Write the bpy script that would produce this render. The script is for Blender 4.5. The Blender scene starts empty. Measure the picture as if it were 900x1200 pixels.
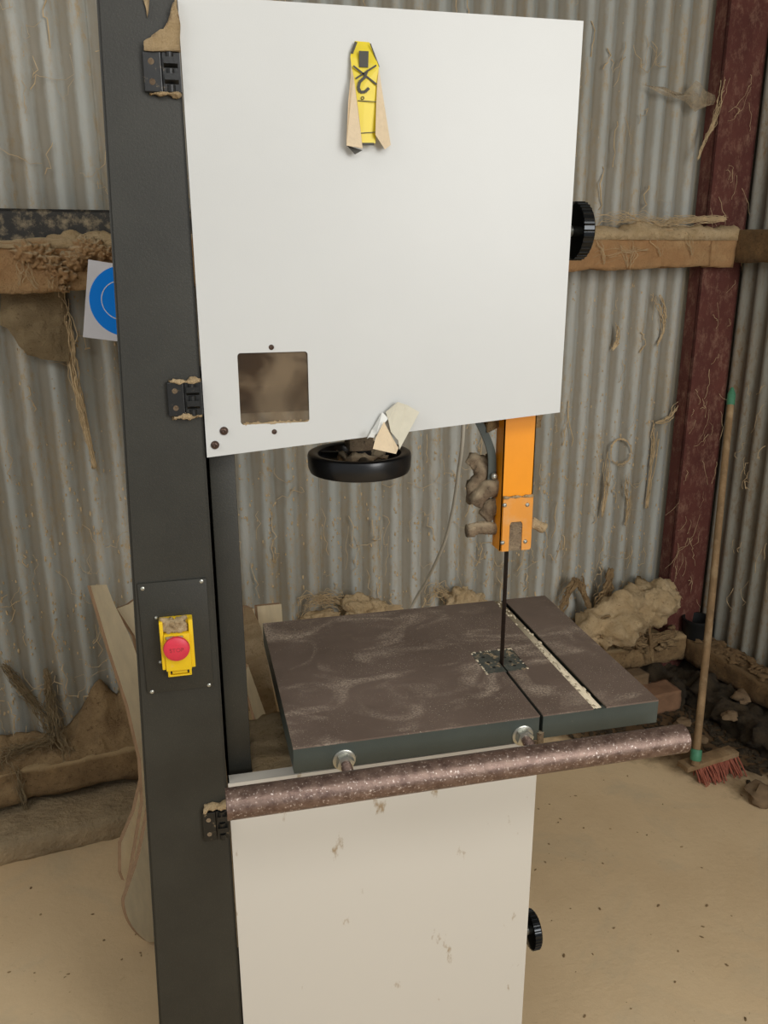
import bpy, bmesh, math, random
from mathutils import Vector, Matrix, noise
random.seed(7)
S = bpy.context.scene
COL = S.collection
PI = math.pi

# ------------------------------------------------------------------ camera
F, PITCH, ROLL, YAW = 986.6, .2975, -.0014, .2353
CAM = Vector((-.0302, -1.3272, 1.72))
FW = Vector((math.sin(YAW)*math.cos(PITCH), math.cos(YAW)*math.cos(PITCH), -math.sin(PITCH)))
R0 = Vector((math.cos(YAW), -math.sin(YAW), 0)); U0 = R0.cross(FW)
RT = R0*math.cos(ROLL)+U0*math.sin(ROLL); UP = -R0*math.sin(ROLL)+U0*math.cos(ROLL)
cd = bpy.data.cameras.new('camera'); cam = bpy.data.objects.new('camera', cd); COL.objects.link(cam)
cd.sensor_fit = 'VERTICAL'; cd.sensor_height = 36; cd.lens = F/1200*36; cd.clip_start = .05
M4 = Matrix((RT, UP, -FW)).transposed().to_4x4(); M4.translation = CAM
cam.matrix_world = M4
S.camera = cam

# room frame: corner of the timber fronts, u along the back wall, v outward
A = math.radians(8.4)
EU = Vector((math.cos(A), math.sin(A), 0)); EV = Vector((-math.sin(A), math.cos(A), 0)); CO = Vector((1.94, 1.495, 0))
def RM(u, v, z): return CO+EU*u+EV*v+Vector((0, 0, z))
def at(x, y, n, b):
    d = FW+RT*((x-450)/F)+UP*((600-y)/F); n = Vector(n)
    return CAM+d*((b-n.dot(CAM))/n.dot(d))
def aX(x, y, v): return at(x, y, (1, 0, 0), v)
def aY(x, y, v): return at(x, y, (0, 1, 0), v)
def aZ(x, y, v): return at(x, y, (0, 0, 1), v)
def aV(x, y, v): return at(x, y, EV, v+EV.dot(CO))
def aU(x, y, u): return at(x, y, EU, u+EU.dot(CO))

# ------------------------------------------------------------------ materials
def lin(c):
    return tuple(((v/255)/12.92 if v/255 <= .04045 else ((v/255+.055)/1.055)**2.4) for v in c)+(1,)
class NT:
    def __init__(s, name):
        s.m = bpy.data.materials.new(name); s.m.use_nodes = True; s.t = s.m.node_tree
        s.b = s.t.nodes['Principled BSDF']; s.tc = s.n('ShaderNodeTexCoord')
    def n(s, k, **kw):
        x = s.t.nodes.new(k)
        for a, v in kw.items(): setattr(x, a, v)
        return x
    def l(s, a, b): s.t.links.new(a, b)
    def noise(s, sc, det=6, rough=.6, stretch=(1, 1, 1), dist=0):
        mp = s.n('ShaderNodeMapping'); mp.inputs['Scale'].default_value = stretch
        s.l(s.tc.outputs['Object'], mp.inputs['Vector'])
        x = s.n('ShaderNodeTexNoise'); x.inputs['Scale'].default_value = sc; x.inputs['Detail'].default_value = det
        x.inputs['Roughness'].default_value = rough; x.inputs['Distortion'].default_value = dist
        s.l(mp.outputs[0], x.inputs['Vector']); return x.outputs['Fac']
    def ramp(s, fac, a, b, c0=(0, 0, 0, 1), c1=(1, 1, 1, 1)):
        r = s.n('ShaderNodeValToRGB'); r.color_ramp.elements[0].position = a; r.color_ramp.elements[1].position = b
        r.color_ramp.elements[0].color = c0; r.color_ramp.elements[1].color = c1
        s.l(fac, r.inputs[0]); return r.outputs[0]
    def mix(s, fac, a, b, mode='MIX'):
        x = s.n('ShaderNodeMix', data_type='RGBA', blend_type=mode)
        for k, v in ((0, fac), (6, a), (7, b)):
            if isinstance(v, (tuple, float, int)): x.inputs[k].default_value = v
            else: s.l(v, x.inputs[k])
        return x.outputs[2]
    def math(s, op, a, b, clamp=True):
        x = s.n('ShaderNodeMath', operation=op, use_clamp=clamp)
        for k, v in ((0, a), (1, b)):
            if isinstance(v, (float, int)): x.inputs[k].default_value = v
            else: s.l(v, x.inputs[k])
        return x.outputs[0]
    def bump(s, h, st, d=.01):
        x = s.n('ShaderNodeBump'); x.inputs['Strength'].default_value = st; x.inputs['Distance'].default_value = d
        s.l(h, x.inputs['Height']); s.l(x.outputs[0], s.b.inputs['Normal'])
    def up(s, lo=.3, hi=.9):
        g = s.n('ShaderNodeNewGeometry'); x = s.n('ShaderNodeSeparateXYZ'); s.l(g.outputs['Normal'], x.inputs[0])
        return s.ramp(x.outputs[2], lo, hi)
    def set(s, col=None, rough=None, metal=None):
        for k, v in (('Base Color', col), ('Roughness', rough), ('Metallic', metal)):
            if v is None: continue
            if isinstance(v, (tuple, float, int)): s.b.inputs[k].default_value = v
            else: s.l(v, s.b.inputs[k])
        return s.m
DUST = lin((205, 180, 142))
def dusty(name, c0, c1, c2, upc=None, wood=None):
    k = NT(name); f = k.noise(11, 9, .75)
    c = k.mix(k.ramp(f, .34, .66), lin(c0), lin(c1))
    c = k.mix(k.ramp(k.noise(90, 6, .8), .56, .66), c, lin(c2))
    if wood: c = k.mix(k.math('MULTIPLY', k.ramp(k.noise(7, 5, .6, (.3, .3, 1.2)), .42, .6), .8), c, lin(wood))
    if upc: c = k.mix(k.up(.2, .75), c, lin(upc))
    h = k.math('ADD', k.math('MULTIPLY', k.noise(34, 10, .75, dist=.6), .75), k.math('MULTIPLY', k.noise(190, 6, .8), .25))
    k.bump(h, 1, .022); return k.set(c, .97)
def paint(name, rgb, rough=.5, metal=0, var=.12, sc=8, bumpst=.1, bsc=200, dust=0., dlo=.55, dhi=.7, dcol=DUST, dsc=14, stretch=(1, 1, 1)):
    k = NT(name); c = lin(rgb)
    f = k.ramp(k.noise(sc, stretch=stretch), .3, .7)
    dk = tuple(v*(1-var) for v in c[:3])+(1,); lt = tuple(min(1, v*(1+var)) for v in c[:3])+(1,)
    col = k.mix(f, dk, lt)
    if dust:
        d = k.math('MULTIPLY', k.ramp(k.noise(dsc, 8, .7), dlo, dhi), dust)
        col = k.mix(d, col, dcol)
    if bumpst: k.bump(k.noise(bsc, 3), bumpst, .002)
    return k.set(col, rough, metal)
MT = {}
MT['door'] = paint('door_enamel', (203, 204, 201), .38, 0, .02, 4, .06, 500)
# scuffed lower door
k = NT('scuffed_enamel'); c = k.mix(k.ramp(k.noise(26, 5, .6, (1, 1, .45)), .66, .73), lin((212, 207, 196)), lin((166, 146, 118)))
k.bump(k.noise(500, 2), .05, .001); MT['door2'] = k.set(c, .4)
# dark green-grey hammered paint
k = NT('dark_enamel'); c = k.mix(k.ramp(k.noise(7, 6), .35, .7), lin((42, 41, 35)), lin((51, 50, 43)))
c = k.mix(k.math('MULTIPLY', k.ramp(k.noise(22, 8, .75, (1, 1, .5)), .66, .78), .45), c, lin((150, 140, 118)))
c = k.mix(k.math('MULTIPLY', k.ramp(k.noise(700, 2), .6, .75), .25), c, lin((110, 104, 90)))
k.bump(k.noise(350, 2), .25, .001); MT['dark'] = k.set(c, .5)
MT['edge'] = paint('green_grey_enamel', (66, 73, 68), .5, 0, .1, 12, .15, 300, .5, .66, .8, dsc=25)
# cast iron table top, dusty
k = NT('table_iron'); c = k.mix(k.ramp(k.noise(5, 5), .3, .7), lin((112, 96, 86)), lin((136, 119, 108)))
sw = k.ramp(k.noise(5.5, 4, .55, (1, 1.4, 1), 1.6), .52, .68)
sp = k.ramp(k.noise(260, 3, .6), .36, .66)
c = k.mix(k.math('MULTIPLY', k.math('MULTIPLY', sw, sp), .95), c, lin((205, 188, 168)))
sp2 = k.ramp(k.noise(420, 1, .5), .68, .73); c = k.mix(k.math('MULTIPLY', sp2, k.ramp(k.noise(9, 3), .42, .6)), c, lin((235, 225, 205)))
k.bump(k.noise(300, 3), .12, .001); MT['iron'] = k.set(c, k.math('ADD', k.math('MULTIPLY', sw, .3), .42), .35)
MT['slotdust'] = paint('packed_sawdust', (214, 200, 172), .9, 0, .12, 60, .5, 300)
MT['insert'] = paint('insert_alloy', (86, 90, 84), .5, .3, .25, 70, .3, 200, .8, .55, .62, dsc=60)
k = NT('rusty_pipe'); c = k.mix(k.ramp(k.noise(60, 8, .7), .35, .65), lin((96, 76, 68)), lin((140, 118, 106)))
c = k.mix(k.ramp(k.noise(240, 3, .6), .6, .72), c, lin((214, 200, 190)))
k.bump(k.noise(160, 6), .3, .002); MT['pipe'] = k.set(c, k.ramp(k.noise(120, 4), .3, .7, (.3, .3, .3, 1), (.55, .55, .55, 1)), .6)
MT['zinc'] = paint('zinc_steel', (190, 190, 180), .35, .8, .1, 40, .1)
MT['black'] = paint('black_plastic', (22, 22, 23), .3, 0, .1, 30, .05)
MT['blackhinge'] = paint('hinge_black', (26, 26, 24), .35, 0, .15, 60, .1, 200, .35, .62, .7, dsc=80)
MT['chromeblack'] = paint('glossy_black', (40, 42, 44), .12, .7, .05, 10, 0)
MT['screw'] = paint('screw_brown', (88, 70, 60), .4, .6, .1, 90, .1)
MT['yellow'] = paint('switch_yellow', (236, 196, 24), .4, 0, .04, 30, .05, 200, .25, .62, .7, dsc=50)
MT['red'] = paint('button_red', (214, 52, 72), .45, 0, .06, 60, .1, 200)
MT['redtext'] = paint('button_lettering', (150, 50, 55), .5, 0, .05, 60, 0)
MT['orange'] = paint('guard_orange', (242, 152, 10), .38, 0, .04, 12, .05)
MT['orange2'] = paint('guard_orange_dusty', (222, 146, 50), .5, 0, .05, 12, .05, 200, .35, .5, .75, dsc=30)
MT['blade'] = paint('blade_steel', (64, 50, 42), .45, .6, .2, 60, .1)
MT['sawdust'] = dusty('sawdust', (200, 170, 124), (230, 204, 162), (172, 138, 98))
MT['sawdust2'] = dusty('old_sawdust', (136, 108, 74), (190, 160, 116), (108, 82, 54))
MT['dustknob'] = dusty('dusty_castings', (112, 92, 72), (190, 166, 134), (70, 56, 44), (206, 184, 150))
MT['web'] = paint('dusty_web', (196, 172, 134), .95, 0, .2, 30, .2)
MT['webbrown'] = dusty('brown_web', (146, 126, 94), (182, 160, 122), (118, 98, 70))
MT['stickeryellow'] = paint('sticker_yellow', (226, 202, 20), .4, 0, .03, 20, 0)
MT['paper'] = paint('sticker_backing', (216, 196, 164), .8, 0, .05, 120, .3, 300)
MT['tape'] = paint('tape_paper', (204, 198, 178), .7, 0, .05, 50, .1)
MT['tapewhite'] = paint('tape_white', (222, 222, 216), .4, 0, .03, 50, .1)
MT['ink'] = paint('black_ink', (46, 42, 26), .5, 0, .05, 50, 0)
MT['signwhite'] = paint('sign_white', (226, 226, 232), .35, 0, .03, 30, 0, 200, .3, .68, .75, dsc=40)
MT['signblue'] = paint('sign_blue', (0, 140, 255), .3, 0, .02, 10, 0)
MT['ply'] = paint('plywood_face', (226, 208, 172), .8, 0, .1, 9, .1, 200, stretch=(4, 4, .6))
MT['weathered'] = dusty('weathered_pine', (204, 176, 136), (226, 204, 166), (150, 120, 84), None, (172, 142, 102))
MT['plyedge'] = paint('plywood_edge', (158, 128, 98), .85, 0, .2, 20, .2, 200, stretch=(8, 8, .8))
MT['cable'] = paint('cable_grey', (196, 190, 174), .5, 0, .06, 30, .05)
MT['broomwood'] = paint('worn_wood', (132, 106, 74), .85, 0, .3, 24, .3, 150, .4, .5, .7, stretch=(1, 1, .25))
MT['green'] = paint('green_plastic', (70, 130, 98), .6, 0, .15, 60, .1)
MT['bristle'] = paint('red_bristle', (150, 84, 64), .8, 0, .3, 60, .2)
MT['stone'] = paint('rubble', (120, 98, 72), .95, 0, .3, 20, .6, 60)
MT['brick'] = paint('brown_brick', (134, 100, 74), .95, 0, .2, 20, .4, 90)
MT['soil'] = dusty('dark_debris', (48, 40, 26), (84, 68, 46), (30, 26, 18))
MT['void'] = paint('black_poly', (16, 18, 18), .6, 0, .1, 30, .1)
MT['blackbar'] = paint('tarred_steel', (50, 48, 44), .6, 0, .3, 40, .4, 90, .8, .48, .66, dsc=34, dcol=lin((168, 152, 122)))
# corrugated sheet
def sheetmat(name, c0, c1, dust, thr, axis, org, dirt):
    k = NT(name)
    c = k.mix(k.ramp(k.noise(2.2, 4, .6, (1, 1, .35)), .3, .7), lin(c0), lin(c1))
    st = k.ramp(k.noise(9, 8, .75, (1.3, 1.3, .22)), thr, thr+.16)
    fl = k.ramp(k.noise(70, 5, .7, (1, 1, .5)), .5, .62)
    d = k.math('MULTIPLY', k.math('ADD', k.math('MULTIPLY', fl, .55), k.math('MULTIPLY', st, .35)), k.math('ADD', st, .25))
    c = k.mix(d, c, dust)
    # brown dust in the furrows, doubling as painted side shade on the ribs
    dp = k.n('ShaderNodeVectorMath', operation='DOT_PRODUCT'); k.l(k.tc.outputs['Object'], dp.inputs[0]); dp.inputs[1].default_value = tuple(axis*(2*PI/.0765))
    cs = k.math('COSINE', k.math('ADD', dp.outputs['Value'], org*2*PI/.0765-.5, False), 0, False)
    fm = k.ramp(k.math('ADD', k.math('MULTIPLY', cs, .5, False), k.noise(6, 6, .7, (1, 1, .4)), False), .45, .85)
    c = k.mix(k.math('MULTIPLY', fm, .68), c, dirt)
    k.bump(k.noise(80, 6, .7), .35, .004)
    return k.set(c, .7, 0.)
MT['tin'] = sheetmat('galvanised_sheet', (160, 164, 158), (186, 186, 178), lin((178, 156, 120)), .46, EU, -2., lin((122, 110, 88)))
MT['tin2'] = sheetmat('galvanised_sheet_shaded_side', (140, 140, 130), (160, 158, 146), lin((134, 110, 78)), .42, -EV, 1., lin((88, 76, 56)))  # same sheet darkened, the right corner's shade put into its colours
# timber thick with dust
MT['girt'] = dusty('dusty_timber', (188, 146, 100), (216, 180, 132), (160, 118, 76), (226, 200, 158), (194, 146, 98))
MT['base'] = dusty('old_timber', (124, 98, 66), (180, 148, 104), (96, 74, 48), (206, 176, 130))
MT['base2'] = dusty('right_timber', (98, 76, 48), (156, 122, 80), (70, 52, 32), (140, 112, 76))
k = NT('kerb_concrete'); c = k.mix(k.ramp(k.noise(9, 8, .7), .3, .7), lin((138, 120, 92)), lin((180, 158, 124)))
k.bump(k.noise(50, 8), .9, .015); MT['kerb'] = k.set(c, .95)
# red oxide steel
k = NT('red_oxide'); c = k.mix(k.ramp(k.noise(7, 7, .65), .3, .7), lin((80, 36, 29)), lin((104, 56, 46)))
c = k.mix(k.math('MULTIPLY', k.ramp(k.noise(30, 9, .8, (1, 1, .6)), .5, .68), .6), c, lin((160, 124, 102)))
k.bump(k.noise(60, 6), .4, .003); MT['oxide'] = k.set(c, .75)
# floor
k = NT('dusty_concrete')
c = k.mix(k.ramp(k.noise(1.6, 8, .6), .3, .7), lin((204, 176, 136)), lin((222, 196, 156)))
c = k.mix(k.math('MULTIPLY', k.ramp(k.noise(3.5, 5, .6, (1, 1, 1), .8), .52, .68), .4), c, lin((186, 172, 144)))
c = k.mix(k.math('MULTIPLY', k.ramp(k.noise(45, 6, .8), .62, .7), .45), c, lin((120, 94, 62)))
# dirt gathered along the walls' foot
sx = k.n('ShaderNodeVectorMath', operation='DOT_PRODUCT'); k.l(k.tc.outputs['Object'], sx.inputs[0]); sx.inputs[1].default_value = (.62, .78, 0)
nn = k.math('MULTIPLY', k.noise(4, 6, .7), .5)
dd = k.ramp(k.math('MULTIPLY', k.math('ADD', sx.outputs['Value'], nn, False), .5, False), .93, 1.06)
c = k.mix(dd, c, lin((92, 70, 44)))
k.bump(k.noise(40, 8, .7), .35, .006); MT['floor'] = k.set(c, .9)
# window pane: thin dust, plus brown smears painted in for reflections
k = NT('dust_reflection_pane'); k.b.inputs['Transmission Weight'].default_value = 1; k.b.inputs['IOR'].default_value = 1.45
g = k.b; tr = k.n('ShaderNodeBsdfDiffuse'); k.l(k.mix(k.ramp(k.noise(11, 3, .5, (1, 1, 1), .8), .4, .6), lin((84, 66, 48)), lin((150, 130, 104))), tr.inputs[0])
mx = k.n('ShaderNodeMixShader'); k.l(k.ramp(k.noise(9, 4, .6, (1, 1, 1), 1), .2, .8, (.3, .3, .3, 1), (.6, .6, .6, 1)), mx.inputs[0])
k.l(g.outputs[0], mx.inputs[1]); k.l(tr.outputs[0], mx.inputs[2])
k.l(mx.outputs[0], k.t.nodes['Material Output'].inputs[0]); k.set((.8, .78, .72, 1), .06); MT['pane'] = k.m
# cloudy web sheet
k = NT('web_sheet'); tb = k.n('ShaderNodeBsdfTransparent'); mx = k.n('ShaderNodeMixShader')
k.l(k.ramp(k.noise(22, 7, .7, (1, 1, 1), 1.5), .3, .7, (.25, .25, .25, 1), (.85, .85, .85, 1)), mx.inputs[0])
k.l(tb.outputs[0], mx.inputs[1]); k.l(k.b.outputs[0], mx.inputs[2]); k.l(mx.outputs[0], k.t.nodes['Material Output'].inputs[0])
k.set(lin((176, 158, 128)), .9); MT['websheet'] = k.m

# ------------------------------------------------------------------ geometry helpers
ORG = {}
def link(name, bm, m, parent=None, origin=None, smooth=False, recalc=True):
    if recalc: bmesh.ops.recalc_face_normals(bm, faces=bm.faces[:])
    if parent is not None: origin = ORG[parent.as_pointer()]
    if origin is None:
        xs = [v.co for v in bm.verts]
        lo = Vector((min(v[i] for v in xs) for i in range(3))); hi = Vector((max(v[i] for v in xs) for i in range(3)))
        origin = Vector(((lo.x+hi.x)/2, (lo.y+hi.y)/2, lo.z))
    bmesh.ops.translate(bm, vec=-origin, verts=bm.verts[:])
    me = bpy.data.meshes.new(name); bm.to_mesh(me); bm.free()
    if smooth:
        for p in me.polygons: p.use_smooth = True
        if smooth != 'all': me.set_sharp_from_angle(angle=math.radians(38))
    me.materials.append(MT[m] if isinstance(m, str) else m)
    o = bpy.data.objects.new(name, me); COL.objects.link(o)
    if parent is None: o.location = origin
    else: o.parent = parent
    ORG[o.as_pointer()] = origin.copy()
    return o
def thing(name, label, cat, loc, group=None):
    o = bpy.data.objects.new(name, None); COL.objects.link(o); o.location = loc; ORG[o.as_pointer()] = Vector(loc)
    o.empty_display_size = .05
    return tag(o, label, cat, group)
def tag(o, label=None, cat=None, group=None, kind=None):
    if label: o['label'] = label
    if cat: o['category'] = cat
    if group: o['group'] = group
    if kind: o['kind'] = kind
    return o
def B(): return bmesh.new()
def merge(bm, t, M=None):
    me = bpy.data.meshes.new('t'); t.to_mesh(me); t.free()
    if M is not None: me.transform(M)
    bm.from_mesh(me); bpy.data.meshes.remove(me)
def frame(o, ex, ey, ez):
    M = Matrix((ex, ey, ez)).transposed().to_4x4(); M.translation = o; return M
def box(bm, x0, x1, y0, y1, z0, z1, bev=0, M=None, seg=2):
    t = B(); bmesh.ops.create_cube(t, size=1)
    bmesh.ops.transform(t, matrix=Matrix.Translation(((x0+x1)/2, (y0+y1)/2, (z0+z1)/2)) @ Matrix.Diagonal((x1-x0, y1-y0, z1-z0, 1)), verts=t.verts[:])
    if bev: bmesh.ops.bevel(t, geom=t.edges[:], offset=bev, segments=seg, affect='EDGES', profile=.6)
    merge(bm, t, M)
def axis_frame(a, b):
    z = (b-a).normalized(); x = z.orthogonal().normalized(); y = z.cross(x)
    return frame(a, x, y, z), (b-a).length
def cyl(bm, a, b, r, r2=None, n=24, bev=0, caps=True):
    a, b = Vector(a), Vector(b); M, L = axis_frame(a, b); t = B()
    bmesh.ops.create_cone(t, cap_ends=caps, segments=n, radius1=r, radius2=r if r2 is None else r2, depth=L)
    bmesh.ops.translate(t, vec=(0, 0, L/2), verts=t.verts[:])
    if bev:
        es = [e for e in t.edges if abs(e.verts[0].co.z-e.verts[1].co.z) < 1e-6]
        bmesh.ops.bevel(t, geom=es, offset=bev, segments=2, affect='EDGES', profile=.6)
    merge(bm, t, M)
def lathe(bm, a, b, prof, n=40):
    """prof: (r, t along axis in metres); closed if first and last coincide"""
    M, L = axis_frame(Vector(a), Vector(b)); t = B(); rings = []
    for r, h in prof:
        if r < 1e-6: rings.append([t.verts.new((0, 0, h))])
        else: rings.append([t.verts.new((r*math.cos(2*PI*i/n), r*math.sin(2*PI*i/n), h)) for i in range(n)])
    for p, q in zip(rings, rings[1:]):
        for i in range(n):
            j = (i+1) % n
            if len(p) == 1 and len(q) == 1: continue
            if len(p) == 1: t.faces.new((p[0], q[i], q[j]))
            elif len(q) == 1: t.faces.new((p[i], p[j], q[0]))
            else: t.faces.new((p[i], p[j], q[j], q[i]))
    bmesh.ops.remove_doubles(t, verts=t.verts[:], dist=1e-6)
    merge(bm, t, M)
def tube(bm, pts, r, n=8, caps=True):
    pts = [Vector(p) for p in pts]; rs = r if isinstance(r, (list, tuple)) else [r]*len(pts)
    ref = None; rings = []
    for i, p in enumerate(pts):
        d = (pts[min(i+1, len(pts)-1)]-pts[max(i-1, 0)])
        d = d.normalized() if d.length > 1e-9 else Vector((0, 0, 1))
        if ref is None: ref = d.orthogonal().normalized()
        ref = (ref-d*ref.dot(d)); ref = ref.normalized() if ref.length > 1e-6 else d.orthogonal().normalized()
        s = d.cross(ref)
        rings.append([bm.verts.new(p+(ref*math.cos(2*PI*k/n)+s*math.sin(2*PI*k/n))*rs[i]) for k in range(n)])
    for p, q in zip(rings, rings[1:]):
        for k in range(n): bm.faces.new((p[k], p[(k+1) % n], q[(k+1) % n], q[k]))
    if caps: bm.faces.new(rings[0][::-1]); bm.faces.new(rings[-1])
def smoothpts(P, n=8):
    P = [Vector(p) for p in P]; out = []
    for i in range(len(P)-1):
        a, b, c, d = P[max(i-1, 0)], P[i], P[i+1], P[min(i+2, len(P)-1)]
        for k in range(n):
            t = k/n
            out.append(.5*((2*b)+(c-a)*t+(2*a-5*b+4*c-d)*t*t+(3*b-a-3*c+d)*t*t*t))
    return out+[P[-1]]
def prism(bm, pts, vec, bev=0):
    """extrude the outline pts (world) by vec"""
    t = B(); vec = Vector(vec)
    a = [t.verts.new(p) for p in pts]; b = [t.verts.new(Vector(p)+vec) for p in pts]; n = len(a)
    fa = t.faces.new(a); fb = t.faces.new(b[::-1])
    for i in range(n): t.faces.new((a[i], b[i], b[(i+1) % n], a[(i+1) % n]))
    bmesh.ops.recalc_face_normals(t, faces=t.faces[:])
    if bev: bmesh.ops.bevel(t, geom=t.edges[:], offset=bev, segments=2, affect='EDGES')
    merge(bm, t)
def ns(p, sc, seed=0): return noise.fractal(Vector(p)*sc+Vector((seed*7.3, seed*3.1, seed)), 1.0, 2.0, 5)
def rough_up(bm, amp, sc, seed=0, zmin=None):
    bm.normal_update()
    mv = [(v, v.normal*(ns(v.co, sc, seed)*amp+abs(ns(v.co, sc*4, seed+1))*amp*.35)) for v in bm.verts]
    for v, d in mv:
        v.co += d
        if zmin is not None and v.co.z < zmin: v.co.z = zmin
def lumpbox(M, x0, x1, y0, y1, z0, z1, step, amp, sc, seed=0, bev=.006):
    """box in frame M, subdivided and roughened"""
    t = B(); nx, ny, nz = [max(1, int(math.ceil(d/step))) for d in (x1-x0, y1-y0, z1-z0)]
    V = {}
    def vt(i, j, k_):
        key = (i, j, k_)
        if key not in V: V[key] = t.verts.new((x0+(x1-x0)*i/nx, y0+(y1-y0)*j/ny, z0+(z1-z0)*k_/nz))
        return V[key]
    for i in range(nx):
        for j in range(ny):
            for k_ in (0, nz): t.faces.new((vt(i, j, k_), vt(i+1, j, k_), vt(i+1, j+1, k_), vt(i, j+1, k_)))
        for k_ in range(nz):
            for j in (0, ny): t.faces.new((vt(i, j, k_), vt(i+1, j, k_), vt(i+1, j, k_+1), vt(i, j, k_+1)))
    for j in range(ny):
        for k_ in range(nz):
            for i in (0, nx): t.faces.new((vt(i, j, k_), vt(i, j+1, k_), vt(i, j+1, k_+1), vt(i, j, k_+1)))
    bmesh.ops.recalc_face_normals(t, faces=t.faces[:])
    rough_up(t, amp, sc, seed)
    bmesh.ops.transform(t, matrix=M, verts=t.verts[:]); return t
ROOM = frame(CO, EU, EV, Vector((0, 0, 1)))
def heap(M, x0, x1, y0, y1, fn, base, step, floor_cut=.002):
    """heightfield z=fn(x,y) over a rectangle in frame M, closed down to base"""
    t = B(); nx = max(2, int((x1-x0)/step)); ny = max(2, int((y1-y0)/step)); top = []; bot = []
    for i in range(nx+1):
        for j in range(ny+1):
            x = x0+(x1-x0)*i/nx; y = y0+(y1-y0)*j/ny; z = max(fn(x, y), base+floor_cut)
            top.append(t.verts.new((x, y, z))); bot.append(t.verts.new((x, y, base)))
    I = lambda i, j: i*(ny+1)+j
    for i in range(nx):
        for j in range(ny):
            q = (I(i, j), I(i+1, j), I(i+1, j+1), I(i, j+1))
            t.faces.new([top[a] for a in q]); t.faces.new([bot[a] for a in q[::-1]])
    for i in range(nx):
        for j in (0, ny): t.faces.new((top[I(i, j)], top[I(i+1, j)], bot[I(i+1, j)], bot[I(i, j)]))
    for j in range(ny):
        for i in (0, nx): t.faces.new((top[I(i, j)], top[I(i, j+1)], bot[I(i, j+1)], bot[I(i, j)]))
    bmesh.ops.recalc_face_normals(t, faces=t.faces[:])
    bmesh.ops.transform(t, matrix=M, verts=t.verts[:]); return t
def blob(bm, c, rad, seed=0, amp=.25, sc=None, sub=3, M=None):
    t = B(); bmesh.ops.create_icosphere(t, subdivisions=sub, radius=1)
    rad = Vector(rad if isinstance(rad, (tuple, list, Vector)) else (rad,)*3)
    for v in t.verts:
        d = 1+amp*ns(v.co, 1.3 if sc is None else sc, seed)
        v.co = Vector((v.co.x*rad.x*d, v.co.y*rad.y*d, v.co.z*rad.z*d))
    if M: bmesh.ops.transform(t, matrix=M, verts=t.verts[:])
    bmesh.ops.translate(t, vec=Vector(c), verts=t.verts[:]); merge(bm, t)
def lumptube(bm, P, r, seed=0, amp=.015, sc=18, n=20, sub=6):
    t = B(); Q = smoothpts(P, sub); m = len(P)-1; R = []
    for i in range(len(Q)):
        f = i/(len(Q)-1)*m; a = int(min(f, m-1e-6)); g = f-a; R.append(r[a]*(1-g)+r[a+1]*g)
    tube(t, Q, R, n); bmesh.ops.recalc_face_normals(t, faces=t.faces[:]); rough_up(t, amp, sc, seed); merge(bm, t)

def tangle(bm, P, n, spread, r, seed, M=None, side=0):
    g = random.Random(seed)
    Q = smoothpts(P, 8); m = len(Q)
    for k_ in range(n):
        a0 = g.randrange(0, max(1, m-4)); a1 = min(m-1, a0+g.randrange(4, m)); off = Vector((g.gauss(0, 1), g.gauss(0, .5), g.gauss(0, 1)))*spread*.5; s = g.random()*50
        pts = []
        for i in range(a0, a1+1):
            w_ = 1-(i/(m-1))*.75
            pts.append(Q[i]+off*w_+Vector((ns((i*.25, s, 0), 1, 1), .3*ns((i*.25, s, 3), 1, 1), ns((i*.25, s, 6), 1, 1)))*spread*w_)
        rr_2 = r*g.uniform(.3, 1.2); tube(bm, pts, [rr_2*(.6+.8*g.random()) for _ in pts], 5)

# ------------------------------------------------------------------ the shed
fl = B(); box(fl, -3.2, 2.6, -4.0, 2.0, -.12, 0)
tag(link('floor', fl, 'floor', origin=Vector((0, 0, 0))), kind='structure')
PITCHW = .0765; AMP = .0100
def corr(M, u0, u1, vfn, z0, z1, side, thick=.0012, phase=0.):
    t = B(); n = int((u1-u0)/PITCHW*14); rows = []
    for off in (0, thick):
        for z in (z0, z1):
            rows.append([t.verts.new((u0+(u1-u0)*i/n, vfn(u0+(u1-u0)*i/n)+off+AMP*math.cos(2*PI*(u0+(u1-u0)*i/n+phase)/PITCHW), z)) for i in range(n+1)])
    a, b, c, d = rows
    for i in range(n):
        t.faces.new((a[i], a[i+1], b[i+1], b[i])); t.faces.new((c[i], c[i+1], d[i+1], d[i]))
        t.faces.new((a[i], a[i+1], c[i+1], c[i])); t.faces.new((b[i], b[i+1], d[i+1], d[i]))
    t.faces.new((a[0], b[0], d[0], c[0])); t.faces.new((a[n], b[n], d[n], c[n]))
    bmesh.ops.transform(t, matrix=M, verts=t.verts[:]); return t
SV = .125      # how far the sheets stand behind the timber fronts
bw = B(); W8 = PITCHW*8
u = -4.6; i = 0
while u < .2:
    for (z0, z1, dv) in ((.02, 1.80, 0), (1.72, 2.95, -.003)):
        e = min(u+W8+PITCHW*.55, .19)
        merge(bw, corr(ROOM, u, e, lambda x, uu=u: SV+dv+(.004 if (x-uu) > W8 else 0)-.002*0, z0, z1, 1))
    u += W8; i += 1
tag(link('wall_back', bw, 'tin', origin=RM(-2, SV, 0), smooth=True), kind='structure')
# right wall: frame with x running towards the viewer
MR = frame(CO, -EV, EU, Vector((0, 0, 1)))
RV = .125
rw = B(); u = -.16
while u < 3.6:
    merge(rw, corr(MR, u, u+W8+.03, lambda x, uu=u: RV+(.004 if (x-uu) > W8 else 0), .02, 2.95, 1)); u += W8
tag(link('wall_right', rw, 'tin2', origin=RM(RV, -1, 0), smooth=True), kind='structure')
cl = B(); box(cl, -3.2, 2.9, -1.6, 2.1, 2.96, 3.0)
tag(link('ceiling', cl, 'tin', origin=Vector((0, 0, 2.96))), kind='structure')  # unseen roof over the back part, added to darken the corner

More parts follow.
